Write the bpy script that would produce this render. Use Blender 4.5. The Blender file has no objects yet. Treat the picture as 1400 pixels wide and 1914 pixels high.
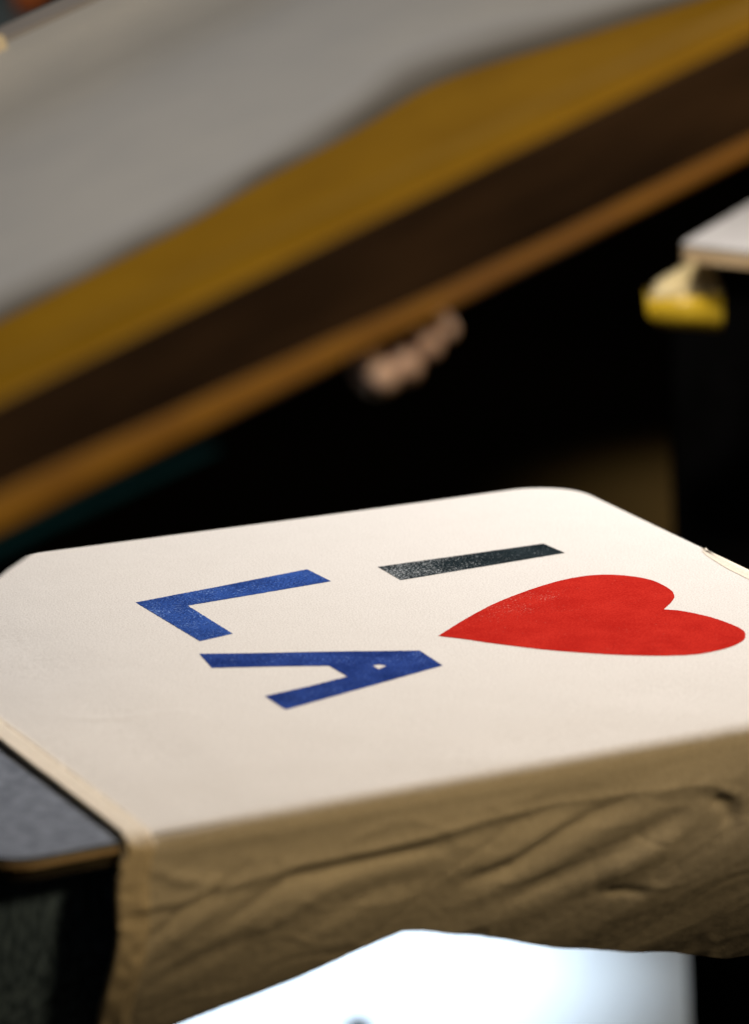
import bpy, bmesh, math, random
from mathutils import Vector, Matrix, noise

random.seed(7)
scene = bpy.context.scene
COL = scene.collection

# ------------------------------------------------------------------ camera
CAM_POS = Vector((-0.84413937, -1.70849681, 0.60701513))
R_AX = Vector((0.89432637, -0.44716687, -0.0149042))
U_AX = Vector((0.13362597, 0.23516177, 0.96272688))
F_AX = Vector((0.42699467, 0.86298362, -0.27006448))
cam_data = bpy.data.cameras.new('camera')
cam = bpy.data.objects.new('camera', cam_data)
COL.objects.link(cam)
M3 = Matrix((R_AX, U_AX, -F_AX)).transposed()
cam.matrix_world = Matrix.Translation(CAM_POS) @ M3.to_4x4()
cam_data.sensor_fit = 'HORIZONTAL'
cam_data.sensor_width = 24.0
cam_data.lens = 133.98
cam_data.clip_start = 0.05
cam_data.clip_end = 100
cam_data.dof.use_dof = True
cam_data.dof.focus_distance = 2.09
cam_data.dof.aperture_fstop = 4.7
scene.camera = cam

# ------------------------------------------------------------------ world, lamps, exposure
world = bpy.data.worlds.new('World')
scene.world = world
world.use_nodes = True
bg = world.node_tree.nodes['Background']
bg.inputs['Color'].default_value = (1.0, 0.86, 0.66, 1)
bg.inputs['Strength'].default_value = 0.012

def area_lamp(name, pos, target, size, power, color, spread=180):
    d = bpy.data.lights.new(name, 'AREA')
    d.shape = 'DISK'
    d.size = size
    d.energy = power
    d.color = color
    d.spread = math.radians(spread)
    o = bpy.data.objects.new(name, d)
    o.location = pos
    o.rotation_euler = (Vector(target) - Vector(pos)).to_track_quat('-Z', 'Y').to_euler()
    COL.objects.link(o)
    return o

def spot_lamp(name, pos, target, power, color, angle, blend, radius=0.05):
    d = bpy.data.lights.new(name, 'SPOT')
    d.energy = power
    d.color = color
    d.spot_size = math.radians(angle)
    d.spot_blend = blend
    d.shadow_soft_size = radius
    o = bpy.data.objects.new(name, d)
    o.location = pos
    o.rotation_euler = (Vector(target) - Vector(pos)).to_track_quat('-Z', 'Y').to_euler()
    COL.objects.link(o)
    return o

area_lamp('key_lamp', (1.15, 0.60, 0.88), (0.08, 0.03, 0.0), 0.4, 12.5, (1.0, 0.965, 0.945), 100)
area_lamp('overhead_fill', (-0.42, -1.25, 1.62), (-0.1, -0.15, 0.0), 0.5, 2.7, (1.0, 0.88, 0.73), 80)  # added fill from above for the lip, rails and hanging side
area_lamp('front_fill', (0.50, -1.38, 1.00), (-0.05, -0.2, -0.05), 0.26, 0.70, (1.0, 0.70, 0.32), 50)  # added fill that reaches the hanging side beneath the screen
spot_lamp('platen_fill', (-0.10, -0.10, 1.28), (0.66, 0.77, -0.03), 105, (1.0, 0.88, 0.70), 15, 0.8, 0.12)  # added spot to brighten the rear platen and its clamp
spot_lamp('jar_fill', (0.45, 1.75, 1.25), (0.6594, 2.0643, 0.0), 30, (1.0, 0.93, 0.85), 26, 0.9, 0.08)  # added spot to bring the orange jar out of the dark
spot_lamp('sheet_fill_cool', (0.72, 1.70, -0.10), (0.68, 1.56, -0.85), 140, (0.72, 0.86, 1.0), 54, 0.95)  # unseen spot added to bleach the sheet white
spot_lamp('floor_fill_warm', (1.95, 2.75, -0.15), (1.95, 2.75, -0.85), 55, (1.0, 0.75, 0.4), 58, 1.0)  # unseen spot added for a soft pool of light on the floor

scene.view_settings.view_transform = 'Standard'
scene.view_settings.look = 'None'
scene.view_settings.exposure = 0.0
scene.view_settings.gamma = 1.0
scene.view_settings.use_curve_mapping = False
scene.render.engine = 'CYCLES'
scene.cycles.use_denoising = True
scene.cycles.use_adaptive_sampling = False
scene.cycles.sample_clamp_indirect = 2.0

# ------------------------------------------------------------------ materials
def new_mat(name):
    m = bpy.data.materials.new(name)
    m.use_nodes = True
    nt = m.node_tree
    return m, nt, nt.nodes['Principled BSDF']

def nd(nt, kind, **kw):
    n = nt.nodes.new(kind)
    for k, v in kw.items():
        setattr(n, k, v)
    return n

def coords(nt, scale=(1, 1, 1), rot=(0, 0, 0)):
    tc = nd(nt, 'ShaderNodeTexCoord')
    mp = nd(nt, 'ShaderNodeMapping')
    mp.inputs['Scale'].default_value = scale
    mp.inputs['Rotation'].default_value = rot
    nt.links.new(tc.outputs['Object'], mp.inputs['Vector'])
    return mp.outputs['Vector']

def noise_tex(nt, vec, scale, detail=4, rough=0.6):
    n = nd(nt, 'ShaderNodeTexNoise')
    n.inputs['Scale'].default_value = scale
    n.inputs['Detail'].default_value = detail
    n.inputs['Roughness'].default_value = rough
    nt.links.new(vec, n.inputs['Vector'])
    return n.outputs['Fac']

def ramp(nt, fac, stops):
    r = nd(nt, 'ShaderNodeValToRGB')
    els = r.color_ramp.elements
    while len(els) < len(stops):
        els.new(0.5)
    for e, (p, c) in zip(els, stops):
        e.position = p
        e.color = (*c, 1)
    nt.links.new(fac, r.inputs['Fac'])
    return r.outputs['Color']

def bump(nt, bsdf, fac, strength, dist):
    b = nd(nt, 'ShaderNodeBump')
    b.inputs['Strength'].default_value = strength
    b.inputs['Distance'].default_value = dist
    nt.links.new(fac, b.inputs['Height'])
    nt.links.new(b.outputs['Normal'], bsdf.inputs['Normal'])
    return b

def mottled(name, c0, c1, scale, rough=0.6, bump_d=0.0, bump_s=None, stretch=(1, 1, 1), rot=(0, 0, 0), spec=0.5, lo=0.35, hi=0.65):
    m, nt, b = new_mat(name)
    v = coords(nt, stretch, rot)
    f = noise_tex(nt, v, scale)
    nt.links.new(ramp(nt, f, [(lo, c0), (hi, c1)]), b.inputs['Base Color'])
    b.inputs['Roughness'].default_value = rough
    b.inputs['Specular IOR Level'].default_value = spec
    if bump_d:
        f2 = noise_tex(nt, v, bump_s or scale * 3)
        bump(nt, b, f2, 1.0, bump_d)
    return m

def fabric(name, c0, c1, weave=1100, depth=0.0002):
    m, nt, b = new_mat(name)
    v = coords(nt)
    f = noise_tex(nt, v, 45, 5, 0.6)
    g = noise_tex(nt, v, weave, 2, 0.7)
    mx = nd(nt, 'ShaderNodeMix', data_type='FLOAT')
    mx.inputs[0].default_value = 0.92
    nt.links.new(f, mx.inputs[2])
    nt.links.new(g, mx.inputs[3])
    nt.links.new(ramp(nt, mx.outputs[0], [(0.36, c0), (0.60, c1)]), b.inputs['Base Color'])
    b.inputs['Roughness'].default_value = 0.95
    b.inputs['Specular IOR Level'].default_value = 0.15
    b.inputs['Sheen Weight'].default_value = 0.15
    b1 = bump(nt, b, g, 0.8, depth)
    b2 = nd(nt, 'ShaderNodeBump')
    b2.inputs['Strength'].default_value = 0.5
    b2.inputs['Distance'].default_value = 0.0003
    nt.links.new(noise_tex(nt, v, 130, 3, 0.6), b2.inputs['Height'])
    nt.links.new(b2.outputs['Normal'], b1.inputs['Normal'])
    return m

def ink(name, dark, light, speck, paper, worn=0.0, grad=None, scale=900, lo=0.42, hi=0.60, slo=0.62, shi=0.72):
    """screen-printing ink: mottled pigment with tiny bare specks, more bare where it printed thin"""
    m, nt, b = new_mat(name)
    v = coords(nt)
    f = noise_tex(nt, v, scale, 3, 0.7)
    big = noise_tex(nt, v, 70, 3, 0.6)
    mixf = nd(nt, 'ShaderNodeMix', data_type='FLOAT')
    mixf.inputs[0].default_value = 0.35
    nt.links.new(f, mixf.inputs[2])
    nt.links.new(noise_tex(nt, v, 38, 4, 0.65), mixf.inputs[3])
    base = ramp(nt, mixf.outputs[0], [(lo, dark), (hi, light)])
    s = noise_tex(nt, v, scale * 0.85, 2, 0.75)
    ad = nd(nt, 'ShaderNodeMath', operation='MULTIPLY_ADD')
    nt.links.new(big, ad.inputs[0])
    ad.inputs[1].default_value = 0.35
    nt.links.new(s, ad.inputs[2])
    src = ad.outputs[0]
    if grad:                                    # worn patch: centre, radius, amount
        (gx, gy), gr, amount = grad
        tc = nd(nt, 'ShaderNodeTexCoord')
        ds = nd(nt, 'ShaderNodeVectorMath', operation='DISTANCE')
        nt.links.new(tc.outputs['Object'], ds.inputs[0])
        ds.inputs[1].default_value = (gx, gy, 0)
        mr = nd(nt, 'ShaderNodeMapRange')
        nt.links.new(ds.outputs['Value'], mr.inputs['Value'])
        mr.inputs['From Min'].default_value = 0
        mr.inputs['From Max'].default_value = gr
        mr.inputs['To Min'].default_value = amount
        mr.inputs['To Max'].default_value = 0
        a2 = nd(nt, 'ShaderNodeMath', operation='ADD')
        nt.links.new(src, a2.inputs[0])
        nt.links.new(mr.outputs['Result'], a2.inputs[1])
        src = a2.outputs[0]
    mk = nd(nt, 'ShaderNodeMapRange')
    nt.links.new(src, mk.inputs['Value'])
    mk.inputs['From Min'].default_value = slo + 0.175
    mk.inputs['From Max'].default_value = shi + 0.175
    mk.inputs['To Max'].default_value = speck
    mx = nd(nt, 'ShaderNodeMix', data_type='RGBA')
    nt.links.new(mk.outputs['Result'], mx.inputs[0])
    nt.links.new(base, mx.inputs[6])
    mx.inputs[7].default_value = (*paper, 1)
    nt.links.new(mx.outputs[2], b.inputs['Base Color'])
    b.inputs['Roughness'].default_value = 0.75
    b.inputs['Specular IOR Level'].default_value = 0.0
    bump(nt, b, f, 0.5, 0.0001)
    return m

M = {}
M['cotton'] = fabric('cream_cotton', (0.60, 0.555, 0.505), (0.79, 0.75, 0.70))
M['cotton_hem'] = fabric('cream_cotton_hem', (0.72, 0.62, 0.48), (0.86, 0.77, 0.64), 900, 0.0002)
M['thread'] = mottled('tan_thread', (0.70, 0.60, 0.46), (0.82, 0.73, 0.60), 900, 0.9)
M['blue'] = ink('blue_ink', (0.009, 0.022, 0.118), (0.034, 0.076, 0.31), 0.7, (0.20, 0.31, 0.66))
M['blue_worn'] = ink('blue_ink_thin', (0.014, 0.036, 0.16), (0.045, 0.115, 0.42), 0.8, (0.24, 0.38, 0.72), grad=((-0.09, 0.13), 0.10, 0.06))
M['black'] = ink('black_ink', (0.005, 0.009, 0.011), (0.03, 0.042, 0.048), 0.8, (0.42, 0.44, 0.45), grad=((0.07, 0.12), 0.075, 0.17), slo=0.655, shi=0.75)
M['red'] = ink('red_ink', (0.40, 0.014, 0.010), (0.55, 0.030, 0.019), 0.7, (0.66, 0.22, 0.17), grad=((0.095, 0.058), 0.050, 0.17), slo=0.69, shi=0.82)
M['platen_board'] = mottled('grey_dusty_platen_face', (0.08, 0.096, 0.128), (0.165, 0.188, 0.235), 160, 0.85, 0.0006, 500)
M['ply'] = mottled('plywood_edge', (0.46, 0.32, 0.18), (0.72, 0.55, 0.36), 60, 0.7, stretch=(1, 1, 14))
M['dark_wood'] = mottled('dark_underside', (0.012, 0.010, 0.008), (0.04, 0.032, 0.022), 60, 0.7)
M['black_steel'] = mottled('black_steel', (0.0015, 0.0015, 0.0015), (0.003, 0.003, 0.0034), 30, 0.9, spec=0.0)
M['bolt_steel'] = mottled('dark_bolt_steel', (0.20, 0.30, 0.34), (0.45, 0.58, 0.62), 300, 0.4)
M['brushed'] = mottled('dark_brushed_steel', (0.04, 0.07, 0.125), (0.20, 0.31, 0.48), 14, 0.6, 0.0004, 60, stretch=(34, 34, 1.6), rot=(0, math.radians(24), 0), spec=0.3, lo=0.38, hi=0.72)
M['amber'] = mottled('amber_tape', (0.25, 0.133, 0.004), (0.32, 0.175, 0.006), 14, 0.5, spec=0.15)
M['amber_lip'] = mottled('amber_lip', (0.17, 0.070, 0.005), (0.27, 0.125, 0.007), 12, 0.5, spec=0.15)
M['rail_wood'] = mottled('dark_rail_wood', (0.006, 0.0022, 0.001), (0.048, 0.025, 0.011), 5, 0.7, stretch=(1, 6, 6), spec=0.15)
M['rail_pale'] = mottled('pale_rail', (0.30, 0.283, 0.28), (0.36, 0.34, 0.335), 9, 0.6)
M['mesh'] = mottled('grey_screen_mesh', (0.45, 0.475, 0.515), (0.51, 0.53, 0.56), 7, 0.8, 0.0001, 900, spec=0.2)
M['edge_band'] = mottled('dark_mottle', (0.03, 0.028, 0.02), (0.14, 0.13, 0.11), 16, 0.8, spec=0.2)
m_, nt_, b_ = new_mat('mesh_dark_fade')
at_ = nd(nt_, 'ShaderNodeAttribute', attribute_name='ink')  # darkness of the band, full at the tape edge
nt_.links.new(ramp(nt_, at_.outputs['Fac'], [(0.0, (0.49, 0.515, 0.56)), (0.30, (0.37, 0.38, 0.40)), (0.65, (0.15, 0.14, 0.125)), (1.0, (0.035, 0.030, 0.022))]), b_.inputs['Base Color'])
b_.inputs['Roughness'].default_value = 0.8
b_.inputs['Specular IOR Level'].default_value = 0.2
M['edge_band'] = m_
M['teal'] = mottled('dark_teal_trim', (0.001, 0.013, 0.017), (0.003, 0.022, 0.027), 30, 0.9, spec=0.03)
M['cream_tape'] = mottled('cream_masking_tape', (0.72, 0.60, 0.40), (0.80, 0.70, 0.50), 30, 0.7)
M['white_face'] = mottled('white_platen_face', (0.29, 0.275, 0.27), (0.34, 0.325, 0.32), 40, 0.8)
M['clamp_yellow'] = mottled('yellow_clamp_paint', (0.72, 0.48, 0.025), (0.82, 0.57, 0.045), 80, 0.35)
M['clamp_lit'] = mottled('yellow_clamp_lit', (0.74, 0.60, 0.32), (0.80, 0.68, 0.42), 80, 0.4)  # lit upper faces of the yellow clamp, brightness painted in as cream
M['clamp_beige'] = mottled('beige_clamp', (0.60, 0.40, 0.28), (0.72, 0.52, 0.38), 60, 0.5)
M['floor'] = mottled('dark_brown_floor', (0.012, 0.009, 0.004), (0.024, 0.0175, 0.008), 2.2, 0.9, spec=0.05)
M['paper'] = mottled('white_sheet', (0.76, 0.79, 0.82), (0.84, 0.86, 0.87), 5, 0.8)
M['orange'] = mottled('orange_plastic', (0.65, 0.14, 0.03), (0.75, 0.2, 0.05), 40, 0.5)
M['tableteal'] = mottled('dark_teal_tabletop', (0.03, 0.045, 0.048), (0.06, 0.08, 0.085), 6, 0.7)

# ------------------------------------------------------------------ helpers
def link(name, bm, mat, parent=None, smooth=True):
    bmesh.ops.recalc_face_normals(bm, faces=bm.faces)
    me = bpy.data.meshes.new(name)
    bm.to_mesh(me)
    bm.free()
    if smooth:
        for p in me.polygons:
            p.use_smooth = True
    me.materials.append(mat)
    o = bpy.data.objects.new(name, me)
    COL.objects.link(o)
    if parent is not None:
        o.parent = parent
    return o

def thing(name, label, cat, loc=(0, 0, 0), group=None):
    o = bpy.data.objects.new(name, None)
    o.empty_display_size = 0.05
    COL.objects.link(o)
    o.location = loc
    o['label'] = label
    o['category'] = cat
    if group:
        o['group'] = group
    return o

def tag(o, label, cat):
    o['label'] = label
    o['category'] = cat
    return o

def adopt(root):
    """bpy parents keep the child's own coordinates: children are modelled in world space"""
    bpy.context.view_layer.update()
    for c in root.children:
        c.matrix_parent_inverse = root.matrix_world.inverted()

def add_prism(bm, outline, z0, z1):
    """closed outline (x, y) extruded from z0 to z1"""
    lo = [bm.verts.new((x, y, z0)) for x, y in outline]
    hi = [bm.verts.new((x, y, z1)) for x, y in outline]
    n = len(outline)
    bm.faces.new(list(reversed(lo)))
    bm.faces.new(hi)
    for i in range(n):
        j = (i + 1) % n
        bm.faces.new((lo[i], lo[j], hi[j], hi[i]))

def bevel_all(bm, w, seg=2, ang=0.6):
    es = [e for e in bm.edges if len(e.link_faces) == 2 and e.calc_face_angle(0) > ang]
    bmesh.ops.bevel(bm, geom=es, offset=w, segments=seg, affect='EDGES', profile=0.5)

def add_box(bm, lo, hi):
    add_prism(bm, [(lo[0], lo[1]), (hi[0], lo[1]), (hi[0], hi[1]), (lo[0], hi[1])], lo[2], hi[2])

def add_lathe(bm, prof, base, axis_z=Vector((0, 0, 1)), n=28):
    q = axis_z.to_track_quat('Z', 'Y')
    rings = []
    for r, h in prof:
        rings.append([bm.verts.new(Vector(base) + q @ Vector((r * math.cos(2 * math.pi * k / n), r * math.sin(2 * math.pi * k / n), h))) for k in range(n)])
    for a, b in zip(rings, rings[1:]):
        for k in range(n):
            l = (k + 1) % n
            bm.faces.new((a[k], a[l], b[l], b[k]))
    bm.faces.new(list(reversed(rings[0])))
    bm.faces.new(rings[-1])

def lerp_table(tab, x):
    if x <= tab[0][0]:
        a, b = tab[0], tab[1]
    elif x >= tab[-1][0]:
        a, b = tab[-2], tab[-1]
    else:
        for a, b in zip(tab, tab[1:]):
            if x <= b[0]:
                break
    t = (x - a[0]) / (b[0] - a[0])
    return a[1] + t * (b[1] - a[1])

def smooth_table(tab, x, w):
    return sum(lerp_table(tab, x + w * k / 3) for k in range(-3, 4)) / 7

def rounded_poly(pts, radii, seg=8):
    out = []
    n = len(pts)
    for i, (p, r) in enumerate(zip(pts, radii)):
        p = Vector(p)
        a = Vector(pts[i - 1])
        b = Vector(pts[(i + 1) % n])
        if r <= 0:
            out.append(p.to_tuple())
            continue
        d1 = (a - p).normalized()
        d2 = (b - p).normalized()
        ang = d1.angle(d2)
        t = r / math.tan(ang / 2)
        c = p + (d1 + d2).normalized() * (r / math.sin(ang / 2))
        s = p + d1 * t - c
        e = p + d2 * t - c
        a0 = math.atan2(s.y, s.x)
        da = (math.atan2(e.y, e.x) - a0 + math.pi) % (2 * math.pi) - math.pi
        for k in range(seg + 1):
            g = a0 + da * k / seg
            out.append((c.x + r * math.cos(g), c.y + r * math.sin(g)))
    return out

# ------------------------------------------------------------------ setting
bm = bmesh.new()
bmesh.ops.create_grid(bm, x_segments=2, y_segments=2, size=14)
for v in bm.verts:
    v.co.z = -0.86
    v.co.y += 6
fl = link('floor', bm, M['floor'], smooth=False)
fl['kind'] = 'structure'

# white sheet lying on the floor, slightly rumpled, with a real thickness
bm = bmesh.new()
nx, ny = 50, 50
gv = [[None] * (ny + 1) for _ in range(nx + 1)]
for i in range(nx + 1):
    for j in range(ny + 1):
        x = 0.15 + 1.15 * i / nx
        y = 0.75 + 1.05 * j / ny
        z = -0.842 + 0.008 * noise.noise(Vector((x * 3, y * 3, 1)))
        gv[i][j] = bm.verts.new((x, y, z))
for i in range(nx):
    for j in range(ny):
        bm.faces.new((gv[i][j], gv[i + 1][j], gv[i + 1][j + 1], gv[i][j + 1]))
bmesh.ops.solidify(bm, geom=bm.faces[:], thickness=0.003)
tag(link('paper_sheet', bm, M['paper']), 'large white sheet on the dark floor, brightly lit, below the hanging shirt side', 'sheet')

# black round knob standing on the sheet
bm = bmesh.new()
add_lathe(bm, [(0.015, 0), (0.016, 0.004), (0.009, 0.007), (0.008, 0.013), (0.011, 0.016), (0.0145, 0.022), (0.0145, 0.027), (0.011, 0.036), (0.004, 0.039)], (0.638, 1.335, -0.838))
tag(link('knob', bm, M['black_steel']), 'small black round knob on the bright white sheet at the bottom edge', 'knob')

# ------------------------------------------------------------------ black press leg at right
def press_leg():
    bm = bmesh.new()
    top = Vector((0.7339, 0.9615, -0.11))
    bot = Vector((0.6419, 0.7473, -0.86))
    ax = R_AX.copy(); ax.z = 0; ax.normalize()
    dp = Vector((-ax.y, ax.x, 0))
    vs = []
    for c in (top, bot):
        vs.append([bm.verts.new(c + ax * a + dp * b) for a, b in ((0, 0), (0.16, 0), (0.16, 0.12), (0, 0.12))])
    bm.faces.new(vs[0]); bm.faces.new(list(reversed(vs[1])))
    for k in range(4):
        l = (k + 1) % 4
        bm.faces.new((vs[0][k], vs[0][l], vs[1][l], vs[1][k]))
    bevel_all(bm, 0.006, 3)
    return link('press_leg', bm, M['black_steel'])
tag(press_leg(), 'thick black steel press leg standing under the white platen at the right', 'press leg')

# ------------------------------------------------------------------ main platen
pl = thing('platen', 'grey rounded printing platen with plywood edge carrying the cream shirt', 'platen', (-0.01, 0.035, -0.012))
PL_OUT = rounded_poly([(-0.262, -0.1725), (0.226, -0.164), (0.226, 0.228), (-0.262, 0.246)], [0.020, 0.02, 0.022, 0.03])
bm = bmesh.new()
add_prism(bm, PL_OUT, -0.0034, -0.0012)
bevel_all(bm, 0.0006, 2, 1.0)
link('face', bm, M['platen_board'], pl, smooth=False)
bm = bmesh.new()
add_prism(bm, PL_OUT, -0.0062, -0.0036)
bevel_all(bm, 0.0008, 2, 1.0)
link('ply_edge', bm, M['ply'], pl, smooth=False)
bm = bmesh.new()
add_prism(bm, rounded_poly([(-0.260, -0.1705), (0.224, -0.162), (0.224, 0.226), (-0.260, 0.244)], [0.020, 0.02, 0.022, 0.03]), -0.0120, -0.0064)
link('base_board', bm, M['dark_wood'], pl, smooth=False)
bm = bmesh.new()
hexo = [(-0.1955 + 0.0062 * math.cos(k * math.pi / 3), -0.1575 + 0.0062 * math.sin(k * math.pi / 3)) for k in range(6)]
add_prism(bm, hexo, -0.0300, -0.0235)
add_lathe(bm, [(0.0075, -0.0215), (0.0078, -0.0225), (0.0075, -0.0234)], (-0.1955, -0.1575, 0))
add_lathe(bm, [(0.0034, -0.0345), (0.0036, -0.034), (0.0036, -0.0157)], (-0.1955, -0.1575, 0))
link('bolt', bm, M['bolt_steel'], pl, smooth=False)
adopt(pl)

# support plate of the press arm under the left end
bm = bmesh.new()
prof = []
for k in range(21):
    z = -0.019 - 0.34 * k / 20
    y = -0.150 + 1.6 * max(0, -z - 0.02) ** 1.7
    prof.append((y, z))
for x0, x1 in ((-0.62, -0.172),):
    rows = []
    for y, z in prof:
        rows.append([bm.verts.new((x0, y, z)), bm.verts.new((x1, y, z)), bm.verts.new((x1, y + 0.012, z)), bm.verts.new((x0, y + 0.012, z))])
    bm.faces.new(rows[0]); bm.faces.new(list(reversed(rows[-1])))
    for r0, r1 in zip(rows, rows[1:]):
        for k in range(4):
            l = (k + 1) % 4
            bm.faces.new((r0[k], r0[l], r1[l], r1[k]))
tag(link('support_plate', bm, M['brushed'], smooth=False), 'dark curved brushed steel plate hanging under the left end of the grey platen', 'steel plate')

# ------------------------------------------------------------------ shirt
NEAR_Y = -0.1660
HANG_Y = -0.1755
ROLL = 0.0090
FAR_TAB = [(-0.205, 0.2530), (-0.0642, 0.2466), (0.0868, 0.2378), (0.15, 0.2351), (0.1986, 0.2338), (0.2148, 0.2326)]
X_L, X_R = -0.2030, 0.2318

def seg_dist(px, pz, a, b):
    ax, az = a; bx, bz = b
    dx, dz = bx - ax, bz - az
    t = max(0, min(1, ((px - ax) * dx + (pz - az) * dz) / (dx * dx + dz * dz)))
    qx, qz = ax + t * dx, az + t * dz
    side = (pz - qz) * dx - (px - qx) * dz          # > 0: above a line drawn left to right
    return math.hypot(px - qx, pz - qz), (1 if side > 0 else -1), t

def poly_dist(px, pz, pts):
    best = (9, 1, 0)
    n = len(pts) - 1
    for i in range(n):
        d, s, t = seg_dist(px, pz, pts[i], pts[i + 1])
        if d < best[0]:
            best = (d, s, (i + t) / n)
    return best

SEAM = [(-0.1958, -0.0326), (-0.1797, -0.0315), (-0.1646, -0.0296), (-0.1421, -0.0277), (-0.1258, -0.0255), (-0.1055, -0.0254), (-0.0824, -0.0249), (-0.0636, -0.0233), (-0.0496, -0.0223), (-0.0352, -0.0208), (-0.0066, -0.0191), (0.0225, -0.0201), (0.05, -0.0207), (0.072, -0.0217), (0.09, -0.0258), (0.0997, -0.0305), (0.1005, -0.037)]
# outward relief of the hanging side: (points, half width, height, fade in/out)
FOLDS = [
    ([(-0.0355, -0.0508), (-0.0164, -0.048), (0.0031, -0.0369), (0.0225, -0.0297), (0.0403, -0.0236)], 0.0042, -0.0042),
    ([(-0.045, -0.0455), (-0.0240, -0.0420), (-0.0060, -0.0335), (0.012, -0.0255)], 0.0060, 0.0034),
    ([(-0.0150, -0.0680), (0.0079, -0.0606), (0.0324, -0.0512), (0.052, -0.0438), (0.0721, -0.0319)], 0.0070, -0.0050),
    ([(0.030, -0.0640), (0.052, -0.0560), (0.070, -0.0470)], 0.0100, 0.0045),
    ([(0.0352, -0.0738), (0.050, -0.0760), (0.0623, -0.0806)], 0.0030, -0.0020),
    ([(0.080, -0.0300), (0.094, -0.0370), (0.098, -0.050)], 0.0040, -0.0030),
    ([(0.086, -0.0265), (0.097, -0.0325)], 0.0022, 0.0016),
    ([(-0.1993, -0.0546), (-0.1874, -0.0464), (-0.1756, -0.0374), (-0.1665, -0.033), (-0.1493, -0.0217)], 0.0026, -0.0030),
    ([(-0.1900, -0.0420), (-0.1780, -0.0335), (-0.1650, -0.0250)], 0.0032, 0.0022),
    ([(-0.1880, -0.0560), (-0.1740, -0.0450), (-0.1560, -0.0345)], 0.0040, 0.0026),
    ([(-0.1960, -0.0130), (-0.1800, -0.0220), (-0.1620, -0.0270)], 0.0032, 0.0020),
    ([(-0.1700, -0.0140), (-0.1500, -0.0100), (-0.1300, -0.0150)], 0.0045, -0.0018),
    ([(-0.1580, -0.0480), (-0.1350, -0.0360), (-0.1180, -0.0290)], 0.0036, -0.0028),
    ([(-0.1500, -0.0620), (-0.1240, -0.0470), (-0.1020, -0.0360)], 0.0052, 0.0026),
    ([(-0.1250, -0.0330), (-0.1000, -0.0320), (-0.0780, -0.0310), (-0.0520, -0.0300)], 0.0034, -0.0034),
    ([(-0.1000, -0.0180), (-0.0800, -0.0140), (-0.0600, -0.0150)], 0.0034, 0.0016),
    ([(-0.0600, -0.0110), (-0.0350, -0.0090), (-0.0100, -0.0110)], 0.0040, -0.0018),
    ([(-0.0300, -0.0150), (0.0050, -0.0110), (0.0350, -0.0120)], 0.0030, 0.0013),
    ([(-0.1100, -0.0560), (-0.0850, -0.0470), (-0.0600, -0.0440)], 0.0060, -0.0026),
    ([(-0.1880, -0.0760), (-0.1600, -0.0640), (-0.1350, -0.0560)], 0.0060, -0.0026),
    ([(-0.0400, -0.0650), (-0.0150, -0.0560), (0.0100, -0.0490)], 0.0050, 0.0018),
]
BOT = [(-0.225, -0.1050), (-0.1688, -0.0902), (-0.1252, -0.0810), (-0.0887, -0.0705), (-0.0755, -0.0673), (-0.0650, -0.0690), (-0.0358, -0.0771), (0.0048, -0.0920), (0.0464, -0.1045), (0.0689, -0.1105), (0.1032, -0.1225), (0.16, -0.126), (0.24, -0.118)]
LEFT = [(-0.115, -0.2260), (-0.0801, -0.2197), (-0.0607, -0.2141), (-0.0445, -0.2098), (-0.020, -0.2088), (0.0035, -0.2060), (0.02, -0.2030)]

def tuck(depth):
    return 0.038 * max(0.0, (depth - 0.020) / 0.08) ** 1.7

def relief(x, z):
    """how far the hanging side stands out (towards -y)"""
    depth = -z
    ease = max(0, min(1, (depth - 0.006) / 0.016))
    r = 0.0
    d, s, t = poly_dist(x, z, SEAM)
    amp = 0.0016 if t < 0.62 else 0.0011 * max(0.25, 1 - (t - 0.62) * 2.2)
    if s > 0:
        r += amp * (0.6 * math.exp(-(d / 0.0030) ** 2) + 0.4 * math.exp(-(d / 0.009) ** 2))
    else:
        r += amp * math.exp(-(d / 0.0030) ** 2) - 0.5 * amp * math.exp(-((d - 0.0060) / 0.0042) ** 2)
    r -= 0.0002 * math.exp(-((d - 0.0022) / 0.0008) ** 2)
    for pts, w, h in FOLDS:
        d, s, t = poly_dist(x, z, pts)
        if d < 3 * w:
            wt = min(1, 0.35 + 3.0 * min(t, 1 - t))
            r += 0.80 * h * wt * math.exp(-(d / w) ** 2)
    u = x * 0.86 + z * 0.5
    v = -x * 0.5 + z * 0.86
    r += 0.0042 * noise.noise(Vector((u * 8, v * 27, 3.1)))
    r += 0.0006 * noise.noise(Vector((u * 24, v * 100, 7.7)))
    # fine creases: thin lines along the pull of the cloth
    wx = 0.6 * noise.noise(Vector((x * 22, z * 22, 9.0)))
    c1 = noise.noise(Vector((u * 15 + wx, v * 46 + wx, 12.5)))
    c2 = noise.noise(Vector((u * 26 + wx, (v + 0.25 * u) * 62, 21.5)))
    r -= 0.0006 * max(0.0, 1 - abs(c1) * 5) ** 1.5
    r += 0.0004 * max(0.0, 1 - abs(c2) * 5) ** 1.5
    r += 0.0002 * noise.noise(Vector((x * 260, z * 260, 1.2)))
    return r * ease

def hang_point(t, k):
    """t: 0..1 along the near edge, k: 0..1 down the hanging part (below the rolled edge)"""
    x0 = X_L + t * (X_R - X_L)
    zb = lerp_table(BOT, -0.2197 + t * (X_R + 0.2197))
    zt = -ROLL
    z = zt + k * (zb - zt)
    z -= 0.46 * tuck(-z) * k
    xl = lerp_table(LEFT, z)
    x = xl + t * (X_R - xl) + 0.495 * tuck(-z)
    y = HANG_Y - relief(x, z) + tuck(-z)
    if z > -0.03:
        y += 0.0
    return Vector((x, y, z))

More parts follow.
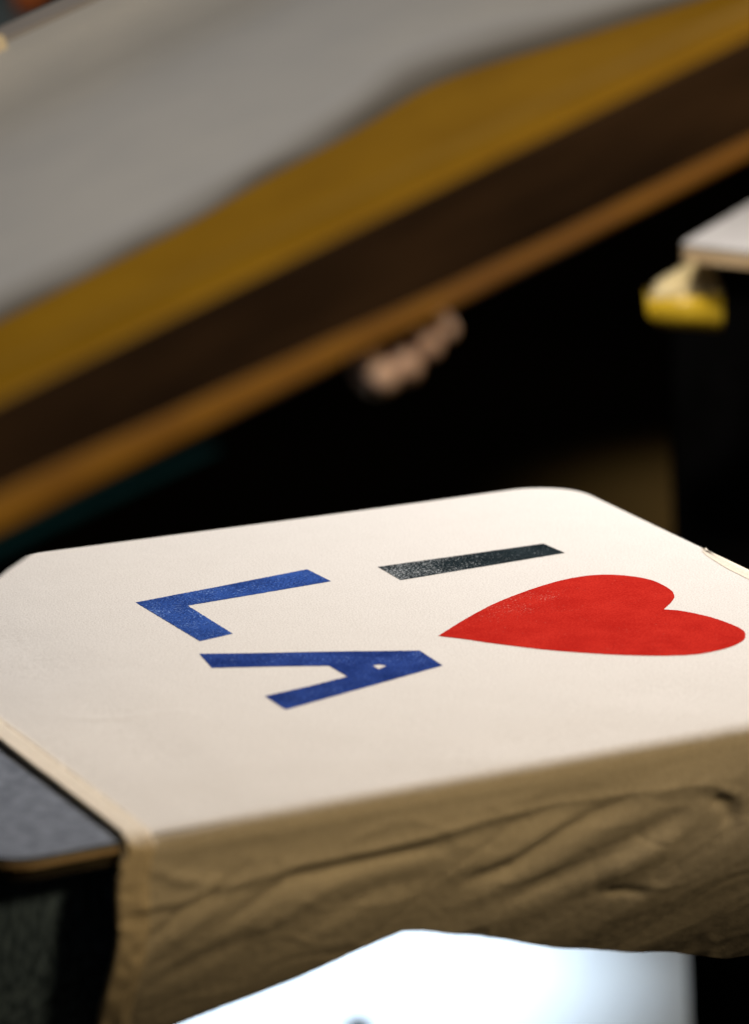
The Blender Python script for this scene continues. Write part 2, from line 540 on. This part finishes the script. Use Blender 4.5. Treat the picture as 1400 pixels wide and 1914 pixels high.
def top_z(x, y):
    z = 0.0
    m = 1.0
    if -0.10 < x and y > -0.07 and x < 0.24:
        m = 0.0
    if m:
        e = min(1, max((-0.10 - x) / 0.04, (-0.07 - y) / 0.04))
        z += e * 0.0005 * noise.noise(Vector((x * 24, y * 24, 5)))
        d, s, t = poly_dist(x, y, [(-0.168, -0.006), (-0.155, -0.0175), (-0.1393, -0.0244), (-0.1245, -0.0241), (-0.1146, -0.0271), (-0.1089, -0.0363), (-0.1056, -0.047)])
        z += e * 0.00045 * math.exp(-(d / 0.0022) ** 2) * min(1, 4 * min(t, 1 - t) + 0.15)
    return z

shirt = thing('shirt', 'cream cotton shirt stretched over the grey platen, freshly printed', 'shirt', (0.0, 0.035, 0.0))
bm = bmesh.new()
NXC = 330
xs = []
for i in range(NXC + 1):
    xs.append(X_L + (X_R - X_L) * i / NXC)
def y_far(x):
    y = lerp_table(FAR_TAB, min(x, 0.2148))
    r = 0.030
    if x > X_R - r:
        q = (x - (X_R - r)) / r
        y -= r * (1 - math.sqrt(max(0, 1 - q * q))) * 0.95
    return y
def y_near(x):
    y = NEAR_Y
    r = 0.018
    if x > X_R - r:
        q = (x - (X_R - r)) / r
        y += r * (1 - math.sqrt(max(0, 1 - q * q)))
    return y
xs = [x for x in xs if x < X_R - 0.030] + [X_R - 0.030 * math.cos(a * math.pi / 2 / 22) ** 1 if False else X_R - 0.030 + 0.030 * math.sin(a * math.pi / 2 / 22) for a in range(0, 23)]
NYR = 150
grid = []
for x in xs:
    y0, y1 = y_near(x), y_far(x)
    col = []
    for j in range(NYR + 1):
        y = y0 + (y1 - y0) * j / NYR
        col.append(bm.verts.new((x, y, top_z(x, y) if 0 < j < NYR else 0)))
    grid.append(col)
for a, b in zip(grid, grid[1:]):
    for j in range(NYR):
        bm.faces.new((a[j], b[j], b[j + 1], a[j + 1]))
# near side: rolled edge, then the hanging cloth
prev = None
NH = 90
for i, x in enumerate(xs):
    t = (x - X_L) / (X_R - X_L)
    col = [grid[i][0]]
    y0 = y_near(x)
    hp = hang_point(t, 0.0)
    for k in range(1, 7):
        a = k / 7 * math.pi / 2
        yy = y0 + (hp.y - y0) * math.sin(a)
        zz = hp.z * (1 - math.cos(a))
        col.append(bm.verts.new((x + (hp.x - x) * k / 7, yy, zz)))
    for k in range(NH + 1):
        p = hang_point(t, k / NH)
        if x > X_R - 0.018:
            p.y += (y0 - NEAR_Y)
        col.append(bm.verts.new(p))
    if prev:
        for k in range(len(col) - 1):
            bm.faces.new((prev[k], prev[k + 1], col[k + 1], col[k]))
    prev = col
near_last = prev
# far side and right end: a short drop
def drop(chain, normals, length):
    pv = None
    for idx, (v, nrm) in enumerate(zip(chain, normals)):
        col = [v]
        for k in range(1, 6):
            a = k / 5 * math.pi / 2
            col.append(bm.verts.new(v.co + Vector((nrm[0], nrm[1], 0)) * 0.0045 * math.sin(a) - Vector((0, 0, 0.0045 * (1 - math.cos(a))))))
        base = col[-1].co.copy()
        for k in range(1, 13):
            dz = length * k / 12
            wv = 0.006 * (k / 12) * noise.noise(Vector((base.x * 30, base.y * 30, dz * 20)))
            col.append(bm.verts.new(base + Vector((nrm[0] * wv, nrm[1] * wv, -dz))))
        if pv:
            for k in range(len(col) - 1):
                bm.faces.new((pv[k], col[k], col[k + 1], pv[k + 1]))
        pv = col
far_chain = [c[-1] for c in grid] + list(reversed(grid[-1][:-1]))
nrms = []
for i, v in enumerate(far_chain):
    a = far_chain[max(0, i - 1)].co
    b = far_chain[min(len(far_chain) - 1, i + 1)].co
    d = (b - a)
    n2 = Vector((-d.y, d.x)).normalized()
    nrms.append((n2.x, n2.y))
drop(far_chain, nrms, 0.075)
bmesh.ops.remove_doubles(bm, verts=bm.verts[:], dist=1e-6)
link('cloth', bm, M['cotton'], shirt)

# hem band with a raised edge: over the top and down the hanging side
def hem():
    bm = bmesh.new()
    prev = None
    samples = []
    NT = 130
    y1 = y_far(X_L)
    for j in range(NT + 1):
        y = y1 + (NEAR_Y - y1) * j / NT
        wob = 0.0006 * noise.noise(Vector((1.3, y * 40, 2)))
        samples.append((Vector((-0.2036 + wob, y, 0)), Vector((-0.1905 + wob * 0.5, y, 0)), Vector((0, 0, 1)), y * 30))
    h0 = hang_point(0, 0); 
    for k in range(1, 7):
        a = k / 7 * math.pi / 2
        n = Vector((0, -math.sin(a), math.cos(a)))
        yy = NEAR_Y + (HANG_Y - NEAR_Y) * math.sin(a)
        zz = -ROLL * (1 - math.cos(a))
        samples.append((Vector((-0.2038 - 0.0018 * k / 7, yy, zz)), Vector((-0.1905 - 0.001 * k / 7, yy, zz)), n, k))
    for k in range(NH + 1):
        a = hang_point(0, k / NH)
        b = hang_point(0.0325, k / NH)
        samples.append((a + Vector((-0.0012, 0, 0)), b, Vector((0, -1, 0)), 50 + k * 0.2))
    W = 12
    for a, b, n, ph in samples:
        col = []
        for w in range(W + 1):
            f = w / W
            p = a.lerp(b, f)
            if n.y < -0.9:                       # follow the folds
                p.y = HANG_Y - relief(p.x, p.z) + tuck(-p.z)
            lift = 0.0013 if n.z > 0.9 else 0.0019
            if w == 0 or w == W:
                lift = 0.0001 if w == W else 0.0009
            elif w == W - 2:
                lift = 0.0007                    # stitch groove
            pk = 0.0005 * noise.noise(Vector((p.x * 120, (p.y + p.z * 1.3 + p.x * 0.6) * 170, 4)))
            col.append(bm.verts.new(p + n * (lift + max(-0.0004, pk) * (1 if n.z < 0.9 else 0.35))))
        # inner turn of the edge
        col.insert(0, bm.verts.new(col[0].co - n * 0.0022 + Vector((0.0006, 0, 0))))
        col.insert(0, bm.verts.new(col[0].co + Vector((0.008, 0, 0))))
        if prev:
            for q in range(len(col) - 1):
                bm.faces.new((prev[q], prev[q + 1], col[q + 1], col[q]))
        prev = col
    o = link('hem', bm, M['cotton_hem'], shirt)
    # twin rows of stitching beside the fold
    bm = bmesh.new()
    prev = None
    acc = 0.0
    last = None
    for a, b, n, ph in samples:
        p = b.copy()
        if n.y < -0.9:
            p.y = HANG_Y - relief(p.x, p.z) + tuck(-p.z)
        p += Vector((-0.0016, 0, 0))
        col = [bm.verts.new(p + n * h + Vector((dx, 0, 0))) for dx, h in ((-0.0005, 0.0006), (-0.0002, 0.0010), (0.0002, 0.0010), (0.0005, 0.0003))]
        if prev:
            for q in range(3):
                bm.faces.new((prev[q], prev[q + 1], col[q + 1], col[q]))
        prev = col
    link('hem_stitching', bm, M['thread'], shirt)
    return o
hem()

# printed motif: I, heart, L, A  (ink films lying on the cloth)
def film(name, loops, mat, label, holes=()):
    bm = bmesh.new()
    def loop_edges(pts):
        vs = [bm.verts.new((x, y, 0.00012)) for x, y in pts]
        return [bm.edges.new((vs[i], vs[(i + 1) % len(vs)])) for i in range(len(vs))]
    es = loop_edges(loops)
    for h in holes:
        es += loop_edges(h)
    bmesh.ops.triangle_fill(bm, edges=es, use_beauty=True, use_dissolve=False, normal=(0, 0, 1))
    for f in bm.faces:
        if f.normal.z < 0:
            f.normal_flip()
    me = bpy.data.meshes.new(name)
    bm.to_mesh(me); bm.free()
    me.materials.append(mat)
    o = bpy.data.objects.new(name, me)
    COL.objects.link(o)
    o.parent = shirt
    o['label'] = label
    return o

def rough_edge(pts, step=0.0007, amp=0.00036):
    out = []
    n = len(pts)
    for i in range(n):
        a = Vector(pts[i]); b = Vector(pts[(i + 1) % n])
        m = max(1, int((b - a).length / step))
        nn = Vector((-(b - a).y, (b - a).x)).normalized()
        for k in range(m):
            p = a.lerp(b, k / m)
            p += nn * amp * noise.noise(Vector((p.x * 900, p.y * 900, 0)))
            out.append((p.x, p.y))
    return out

def closed_spline(pts, corners, sub=8):
    """Catmull-Rom through pts, sharp at the given indices"""
    out = []
    n = len(pts)
    for i in range(n):
        p1 = Vector(pts[i]); p2 = Vector(pts[(i + 1) % n])
        p0 = Vector(pts[i - 1]) if i not in corners else p1 * 2 - p2
        p3 = Vector(pts[(i + 2) % n]) if (i + 1) % n not in corners else p2 * 2 - p1
        for k in range(sub):
            t = k / sub
            q = 0.5 * ((2 * p1) + (p2 - p0) * t + (2 * p0 - 5 * p1 + 4 * p2 - p3) * t * t + (3 * p1 - p0 - 3 * p2 + p3) * t ** 3)
            out.append((q.x, q.y))
    return out

P_I = [(0.07032, 0.13694), (0.11385, 0.13482), (0.1651, 0.13273), (0.16632, 0.11196), (0.11672, 0.11073), (0.06974, 0.1097)]
P_L = [(-0.06353, 0.14028), (-0.01842, 0.14476), (0.03678, 0.15087), (0.03809, 0.12537), (-0.0074, 0.12353), (-0.04295, 0.12239), (-0.04303, 0.06857), (-0.0621, 0.0653)]
P_A = [(-0.07063, 0.04701), (-0.05059, 0.03676), (-0.01578, 0.02017), (0.02428, -0.00032), (0.02295, -0.02655), (-0.02656, -0.03915), (-0.07084, -0.05026), (-0.0707, -0.02733), (-0.04558, -0.02391), (-0.02417, -0.01958), (-0.02443, -0.00052), (-0.05055, 0.01266), (-0.07457, 0.02372)]
P_A_HOLE = [(-0.00631, -0.01059), (-0.00265, -0.01019), (-0.00044, -0.01388), (-0.00611, -0.01668)]
P_HEART = [(0.04279, 0.01641), (0.06728, 0.03449), (0.09125, 0.05001), (0.11472, 0.06114), (0.13738, 0.06882), (0.15381, 0.07046), (0.16587, 0.06695), (0.17509, 0.05845), (0.18071, 0.04656), (0.18062, 0.03042), (0.17718, 0.01903), (0.17111, 0.01083), (0.16039, 0.00069), (0.16683, -0.00604), (0.17347, -0.02058), (0.17639, -0.03597), (0.17646, -0.0471), (0.17327, -0.0553), (0.16674, -0.06302), (0.15503, -0.06871), (0.13908, -0.07046), (0.12646, -0.06677), (0.11312, -0.0593), (0.09769, -0.04776), (0.07845, -0.0297), (0.0609, -0.00811), (0.05173, 0.00494)]
HEART_CORNERS = (0, 12)
film('printed_letter', rough_edge(P_I), M['black'], 'black letter I')
film('printed_letter', rough_edge(P_L), M['blue_worn'], 'blue letter L')
film('printed_letter', rough_edge(P_A), M['blue'], 'blue letter A', holes=(P_A_HOLE,))
film('printed_heart', rough_edge(closed_spline(P_HEART, HEART_CORNERS), 0.0007, 0.00026), M['red'], 'red heart')

# shoulder seam band at the right end
bm = bmesh.new()
prev = None
for j in range(61):
    y = 0.0845 - 0.215 * j / 60
    ins = lerp_table([(-0.13, 0.2230), (0.0253, 0.2246), (0.047, 0.2251), (0.07, 0.2278), (0.08, 0.2302), (0.084, 0.2316)], y)
    h = 0.00028 * min(1, j / 2)
    col = [bm.verts.new(p) for p in ((ins, y, 0.0001), (ins + 0.003, y, h * 0.7), ((ins + 0.2345) / 2, y, h * 1.25), (0.2326, y, h), (0.2338, y, -0.0012), (0.2348, y, -0.006))]
    if prev:
        for q in range(5):
            bm.faces.new((prev[q], prev[q + 1], col[q + 1], col[q]))
    prev = col
link('seam_band', bm, M['cotton_hem'], shirt)
bm = bmesh.new()
prev = None
for j in range(61):
    y = 0.079 - 0.20 * j / 60
    ins = lerp_table([(-0.13, 0.2230), (0.0253, 0.2246), (0.047, 0.2251), (0.07, 0.2278), (0.08, 0.2302), (0.084, 0.2316)], y) - 0.0005
    col = [bm.verts.new(p) for p in ((ins - 0.0004, y, 0.0001), (ins - 0.0001, y, 0.00025), (ins + 0.0003, y, 0.00028), (ins + 0.0006, y, 0.0002))]
    if prev:
        for q in range(3):
            bm.faces.new((prev[q], prev[q + 1], col[q + 1], col[q]))
    prev = col
link('seam_thread', bm, M['thread'], shirt)
adopt(shirt)

# ------------------------------------------------------------------ printing screen, lifted
TH = math.radians(18.646)
SCALE = 0.86                                    # the frame was drawn 0.555 m wide; it is 0.477 m
SM = Matrix.Translation((-0.3674, -0.4714, 0.2743)) @ Matrix.Rotation(-TH, 4, 'Y') @ Matrix.Scale(SCALE, 4)
scr = bpy.data.objects.new('printing_screen', None)
scr.empty_display_size = 0.05
scr.matrix_world = SM
COL.objects.link(scr)
scr['label'] = 'raised wooden printing screen with grey mesh and amber taped near rail'
scr['category'] = 'printing screen'
S0, S1, WID, HGT = -0.16, 0.58, 0.547, 0.046
RW = 0.040

def sbox(lo, hi, bev=0.0025):
    bm = bmesh.new()
    add_box(bm, lo, hi)
    if bev:
        bevel_all(bm, bev, 3)
    return bm
def spart(name, bm, mat, label=None, smooth=False):
    o = link(name, bm, mat, scr, smooth)
    if label:
        o['label'] = label
    return o
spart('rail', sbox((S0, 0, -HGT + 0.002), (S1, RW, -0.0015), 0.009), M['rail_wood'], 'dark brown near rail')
spart('rail', sbox((S0, 0.525, -HGT + 0.0007), (S1, WID, -0.021)), M['rail_pale'], 'pale far rail')
spart('rail', sbox((S0, RW + 0.001, -HGT + 0.002), (S0 + RW, 0.524, -0.019)), M['rail_pale'], 'pale left rail')
spart('rail', sbox((S1 - RW, RW + 0.001, -HGT + 0.002), (S1, 0.524, -0.019)), M['rail_pale'], 'pale right rail')
# mesh stretched across the underside
bm = bmesh.new()
add_box(bm, (S0 + 0.004, 0.004, -HGT - 0.0006), (S1 - 0.004, WID - 0.004, -HGT + 0.0004))
spart('mesh', bm, M['mesh'])
# amber tape over the near rail top
def rail_tape():
    bm = bmesh.new()
    prev = None
    prof = [(0.0075, -0.0022), (0.0080, -0.0008), (0.0095, 0.0004), (0.0120, 0.0010), (0.020, 0.0017), (0.036, 0.0014), (0.0408, 0.0), (0.0416, -0.004), (0.0416, -0.041)]
    N = 90
    for i in range(N + 1):
        s = S0 + 0.002 + (S1 - S0 - 0.004) * i / N
        sag = lerp_table([(-0.2, 0), (0.0, 0), (0.17, -0.0012), (0.25, -0.006), (0.36, -0.0078), (0.6, -0.009)], s)
        col = [bm.verts.new((s, y, z + (sag if k < 1 else 0) + 0.0004 * noise.noise(Vector((s * 30, y * 40, 0))))) for k, (y, z) in enumerate(prof)]
        if prev:
            for q in range(len(prof) - 1):
                bm.faces.new((prev[q], prev[q + 1], col[q + 1], col[q]))
        prev = col
    return bm
spart('tape', rail_tape(), M['amber'], smooth=True)
# amber tape and a band darkening towards it, on the mesh inside the near rail
TAPE_IN = [(-0.1, 0.206), (0.071, 0.2071), (0.1048, 0.2105), (0.1268, 0.2118), (0.1684, 0.2141), (0.2165, 0.2250), (0.2596, 0.2286), (0.2759, 0.2325), (0.3101, 0.2424), (0.3353, 0.2351), (0.3687, 0.2166), (0.4034, 0.2008), (0.4302, 0.1866), (0.6, 0.14)]
BAND_IN = [(-0.1, 0.262), (0.085, 0.262), (0.15, 0.255), (0.2359, 0.272), (0.2809, 0.290), (0.3322, 0.318), (0.3718, 0.300), (0.3909, 0.275), (0.43, 0.240), (0.6, 0.19)]
def strip(lo_fn, hi_fn, z, thick):
    bm = bmesh.new()
    prev = None
    N = 120
    for i in range(N + 1):
        s = S0 + 0.045 + (S1 - S0 - 0.09) * i / N
        a, b = lo_fn(s), hi_fn(s)
        col = [bm.verts.new((s, y, zz)) for y, zz in ((a, z), (a, z + thick), ((a + b) / 2, z + thick), (b, z + thick), (b, z))]
        if prev:
            for q in range(4):
                bm.faces.new((prev[q], prev[q + 1], col[q + 1], col[q]))
        prev = col
    return bm
spart('tape', strip(lambda s: 0.0425, lambda s: smooth_table(TAPE_IN, s, 0.012), -HGT + 0.0022, 0.0006), M['amber'])
def edge_band():
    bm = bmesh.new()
    lay = bm.verts.layers.float.new('ink')  # per-vertex darkness, fading from the tape to plain mesh grey
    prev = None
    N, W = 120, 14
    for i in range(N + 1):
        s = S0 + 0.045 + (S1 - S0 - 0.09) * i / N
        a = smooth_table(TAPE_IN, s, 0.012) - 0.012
        b = smooth_table(BAND_IN, s, 0.02)
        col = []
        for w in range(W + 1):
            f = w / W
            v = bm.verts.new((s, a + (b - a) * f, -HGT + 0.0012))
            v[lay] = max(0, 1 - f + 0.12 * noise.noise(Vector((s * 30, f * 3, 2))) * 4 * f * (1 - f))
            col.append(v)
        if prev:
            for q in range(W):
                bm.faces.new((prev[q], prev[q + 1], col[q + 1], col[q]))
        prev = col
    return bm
spart('dark_edge_band', edge_band(), M['edge_band'], smooth=True)
# amber lip along the lower outside edge
def lip():
    bm = bmesh.new()
    prev = None
    N = 80
    for i in range(N + 1):
        s = S0 + 0.002 + (S1 - S0 - 0.004) * i / N
        t = lerp_table([(-0.2, -0.0325), (0.0, -0.0330), (0.092, -0.0360), (0.165, -0.0390), (0.23, -0.0405), (0.6, -0.0400)], s)
        w = 0.0044
        prof = [(-0.0004, t + 0.0022), (-0.0022, t), (-w * 0.7, -0.0415), (-w, -0.0428), (-w + 0.001, -0.0442), (0.002, -0.0470)]
        col = [bm.verts.new((s, y, z + 0.0005 * noise.noise(Vector((s * 25, y * 60, 3))))) for y, z in prof]
        if prev:
            for q in range(len(prof) - 1):
                bm.faces.new((prev[q], prev[q + 1], col[q + 1], col[q]))
        prev = col
    return bm
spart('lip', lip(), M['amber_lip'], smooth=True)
# teal trim peeping out below the lip
bm = bmesh.new()
prev = None
for i in range(31):
    s = -0.05 + 0.125 * i / 30
    top = -0.0485 - 0.06 * max(0, s) * 1.2
    th = 0.0048 * max(0.05, min(1, (0.078 - s) / 0.07))
    col = [bm.verts.new(p) for p in ((s, -0.001, top), (s, -0.006, top - th * 0.3), (s, -0.005, top - th), (s, 0.012, top - th - 0.001), (s, 0.012, top))]
    if prev:
        for q in range(5):
            r = (q + 1) % 5
            bm.faces.new((prev[q], prev[r], col[r], col[q]))
    prev = col
spart('trim', bm, M['teal'], smooth=True)
# pale tape sealing the corner between mesh and far rail
bm = bmesh.new()
prev = None
for i in range(61):
    s = S0 + 0.045 + (S1 - S0 - 0.09) * i / 60
    col = [bm.verts.new((s, y, z)) for y, z in ((0.450, -HGT + 0.0002), (0.480, -HGT + 0.0022), (0.504, -HGT + 0.0075), (0.518, -HGT + 0.0150), (0.5240, -HGT + 0.0225), (0.5248, -HGT + 0.0225))]
    if prev:
        for q in range(5):
            bm.faces.new((prev[q], prev[q + 1], col[q + 1], col[q]))
    prev = col
spart('tape', bm, M['mesh'], 'pale grey tape along the far rail', smooth=True)
# cream tape tag on the far rail
bm = bmesh.new()
prev = None
for i in range(13):
    s = 0.190 + 0.026 * i / 12
    col = [bm.verts.new((s + 0.004 * math.sin(y * 90), y, z + 0.001 * noise.noise(Vector((s * 60, y * 60, 0))))) for y, z in ((0.5225, -0.042), (0.5222, -0.030), (0.5222, -0.0186), (0.5290, -0.0172), (0.540, -0.0166), (0.540, -0.0185))]
    if prev:
        for q in range(5):
            bm.faces.new((prev[q], prev[q + 1], col[q + 1], col[q]))
    prev = col
spart('tape', bm, M['cream_tape'], 'cream tape tag on the far rail', smooth=True)

# black screen-holder arm below the screen, its rounded nose near the shirt's far left corner
bm = bmesh.new()
arm = [(-0.42, 0.000 + 0.004), (-0.2161, 0.0732), (-0.2006, 0.0777), (-0.196, 0.0806), (-0.190, 0.0836), (-0.184, 0.0868), (-0.178, 0.0897), (-0.172, 0.0935), (-0.168, 0.0995), (-0.167, 0.108), (-0.170, 0.128), (-0.19, 0.138), (-0.42, 0.075)]
va = [bm.verts.new((x, -0.03, z)) for x, z in arm]
vb = [bm.verts.new((x, 0.01, z)) for x, z in arm]
bm.faces.new(va); bm.faces.new(list(reversed(vb)))
for i in range(len(arm)):
    j = (i + 1) % len(arm)
    bm.faces.new((va[i], vb[i], vb[j], va[j]))
tag(link('holder_arm', bm, M['black_steel'], smooth=False), 'black screen holder arm above the far left corner of the shirt', 'press arm')

# ------------------------------------------------------------------ platens behind
def back_platen(label, corner, d_edge, d_in, width, length, loc_label_group):
    root = thing('platen', label, 'platen', (corner[0], corner[1], -0.01))
    c = Vector((corner[0], corner[1])); a = Vector(d_edge).normalized(); b = Vector(d_in).normalized()
    pts = [c, c + a * width, c + a * width + b * length, c + b * length]
    out = rounded_poly([p.to_tuple() for p in pts], [0.008, 0.008, 0.01, 0.01])
    bm = bmesh.new(); add_prism(bm, out, -0.0030, 0.0)
    bevel_all(bm, 0.0008, 2, 1.0)
    link('face', bm, M['white_face'], root, smooth=False)
    bm = bmesh.new(); add_prism(bm, out, -0.0120, -0.0032)
    link('ply_edge', bm, M['ply'], root, smooth=False)
    return root

pr = back_platen('white topped platen with plywood edge and yellow clamp behind at right', (0.6075, 0.7420), (0.0272, -0.0426), (0.1103, 0.0913), 0.36, 0.42, None)
def cp(x, y, D):
    """corner of the clamp: across, up and away along the view of its own front face"""
    return Vector((0.6375, 0.7530, -0.0400)) + R_AX * x + Vector((0, 0, 1)) * y + Vector((-R_AX.y, R_AX.x, 0)).normalized() * D
def loft(sections, mat, name, root, bev=0.003):
    bm = bmesh.new()
    prev = None
    for x0, x1, y, d0, d1, slope in sections:
        vs = [bm.verts.new(cp(x0, y, d0)), bm.verts.new(cp(x1, y + slope, d0)), bm.verts.new(cp(x1, y + slope, d1)), bm.verts.new(cp(x0, y, d1))]
        if prev:
            for k in range(4):
                l = (k + 1) % 4
                bm.faces.new((prev[k], prev[l], vs[l], vs[k]))
        else:
            bm.faces.new(list(reversed(vs)))
        prev = vs
    bm.faces.new(prev)
    bevel_all(bm, bev, 3, 0.35)
    return link(name, bm, mat, root)
loft([(-0.034, 0.0095, -0.0245, 0.000, 0.030, -0.0035), (-0.0425, 0.0105, -0.0165, -0.003, 0.032, -0.003), (-0.0425, 0.0105, -0.0055, -0.003, 0.034, 0.0055)], M['clamp_yellow'], 'clamp_block', pr)
loft([(-0.0415, 0.0100, -0.0057, -0.002, 0.034, 0.0058), (-0.034, 0.0075, 0.0010, 0.006, 0.034, 0.0075), (-0.0100, 0.0030, 0.0160, 0.020, 0.034, 0.003), (-0.0095, 0.0030, 0.0285, 0.020, 0.034, 0)], M['clamp_lit'], 'clamp_neck', pr, 0.0035)
adopt(pr)

# ------------------------------------------------------------------ hand under the near rail
m_, nt_, b_ = new_mat('skin')
nt_.links.new(ramp(nt_, noise_tex(nt_, coords(nt_), 90), [(0.35, (0.62, 0.41, 0.32)), (0.65, (0.76, 0.54, 0.43))]), b_.inputs['Base Color'])
b_.inputs['Roughness'].default_value = 0.55
b_.inputs['Subsurface Weight'].default_value = 0.1
b_.inputs['Subsurface Radius'].default_value = (0.004, 0.002, 0.001)
bump(nt_, b_, noise_tex(nt_, coords(nt_), 500), 0.5, 0.0003)
M['skin'] = m_
M['sleeve'] = mottled('black_sleeve', (0.004, 0.004, 0.004), (0.009, 0.009, 0.010), 60, 0.95, 0.0005, 200, spec=0.05)

def sp(s, y, z):
    return SM @ Vector((s, y, z))

def skinned(name, nodes, edges, root, mat, parent, levels=2):
    me = bpy.data.meshes.new(name)
    me.from_pydata([n[0] for n in nodes], edges, [])
    tmp = bpy.data.objects.new(name + '_skeleton', me)
    COL.objects.link(tmp)
    md = tmp.modifiers.new('skin', 'SKIN')
    md.use_smooth_shade = True
    for i, n in enumerate(nodes):
        sv = me.skin_vertices[0].data[i]
        r = n[1]
        sv.radius = (r * SCALE, r * SCALE)
        sv.use_root = (i == root)
    sb = tmp.modifiers.new('subsurf', 'SUBSURF')
    sb.levels = sb.render_levels = levels
    bpy.context.view_layer.update()
    ev = tmp.evaluated_get(bpy.context.evaluated_depsgraph_get())
    out = bpy.data.meshes.new_from_object(ev)
    bpy.data.objects.remove(tmp)
    out.name = name
    out.materials.clear()
    out.materials.append(mat)
    for p in out.polygons:
        p.use_smooth = True
    o = bpy.data.objects.new(name, out)
    COL.objects.link(o)
    o.parent = parent
    return o

person = thing('person', 'hand with curled fingers in a black sleeve gripping the raised screen from below', 'person', sp(0.20, 0.10, -0.07))
B = -HGT
nodes = [(sp(0.258, 0.156, B - 0.028), 0.019)]           # wrist
edges = []
def chain(pts, start):
    prev = start
    for p, r in pts:
        nodes.append((sp(*p), r))
        edges.append((prev, len(nodes) - 1))
        prev = len(nodes) - 1
    return prev
palm = chain([((0.230, 0.116, B - 0.024), 0.017)], 0)
# four fingers: knuckle, two joints hanging below the rail, tip tucked up against it
for k, (s, d, r) in enumerate(((0.1515, 0.0225, 0.0084), (0.1625, 0.0240, 0.0080), (0.1745, 0.0155, 0.0066), (0.1835, 0.0070, 0.0056))):
    chain([((s + 0.034, 0.080, B - 0.019), r * 1.10),
           ((s + 0.0135, 0.045, B - d * 0.90), r * 1.02),
           ((s + 0.004, 0.024, B - d + r * 0.5), r * 0.98),
           ((s, 0.006, B - d * 0.62 - 0.003), r * 0.90),
           ((s + 0.001, -0.001, B - 0.0115), r * 0.80)], palm)
# thumb leaves the side of the palm near its base
chain([((0.214, 0.134, B - 0.030), 0.0125), ((0.196, 0.128, B - 0.030), 0.0105), ((0.180, 0.112, B - 0.024), 0.0090), ((0.172, 0.098, B - 0.019), 0.0075)], palm)
skinned('hand', nodes, edges, 0, M['skin'], person)
nodes2 = [(sp(0.262, 0.162, B - 0.029), 0.026), (sp(0.286, 0.205, B - 0.036), 0.031), (sp(0.32, 0.30, B - 0.050), 0.040), (sp(0.40, 0.43, B - 0.075), 0.050)]
skinned('sleeve', nodes2, [(0, 1), (1, 2), (2, 3)], 0, M['sleeve'], person)
adopt(person)

# ------------------------------------------------------------------ things beyond the screen, top left
wt = thing('work_table', 'dark work table beyond the far rail of the screen', 'table', (0.5, 2.2, -0.86))
bm = bmesh.new()
add_box(bm, (0.10, 1.80, -0.06), (0.70, 2.60, -0.02))
bevel_all(bm, 0.006, 2)
link('tabletop', bm, M['tableteal'], wt, smooth=False)
for lx, ly in ((0.13, 1.83), (0.42, 1.83), (0.13, 2.57), (0.66, 2.57)):
    bm = bmesh.new()
    add_box(bm, (lx - 0.02, ly - 0.02, -0.86), (lx + 0.02, ly + 0.02, -0.061))
    link('leg', bm, M['black_steel'], wt, smooth=False)
adopt(wt)
jar = thing('jar', 'small orange jar with pale lid on the dark work table', 'jar', (0.6594, 2.0643, -0.02))
bm = bmesh.new()
add_lathe(bm, [(0.016, 0), (0.018, 0.003), (0.018, 0.03), (0.015, 0.034)], (0.6594, 2.0643, -0.02))
link('body', bm, M['orange'], jar)
bm = bmesh.new()
add_lathe(bm, [(0.0165, 0.0342), (0.0175, 0.036), (0.0175, 0.046), (0.0165, 0.047)], (0.6594, 2.0643, -0.02))
link('lid', bm, M['rail_pale'], jar)
adopt(jar)
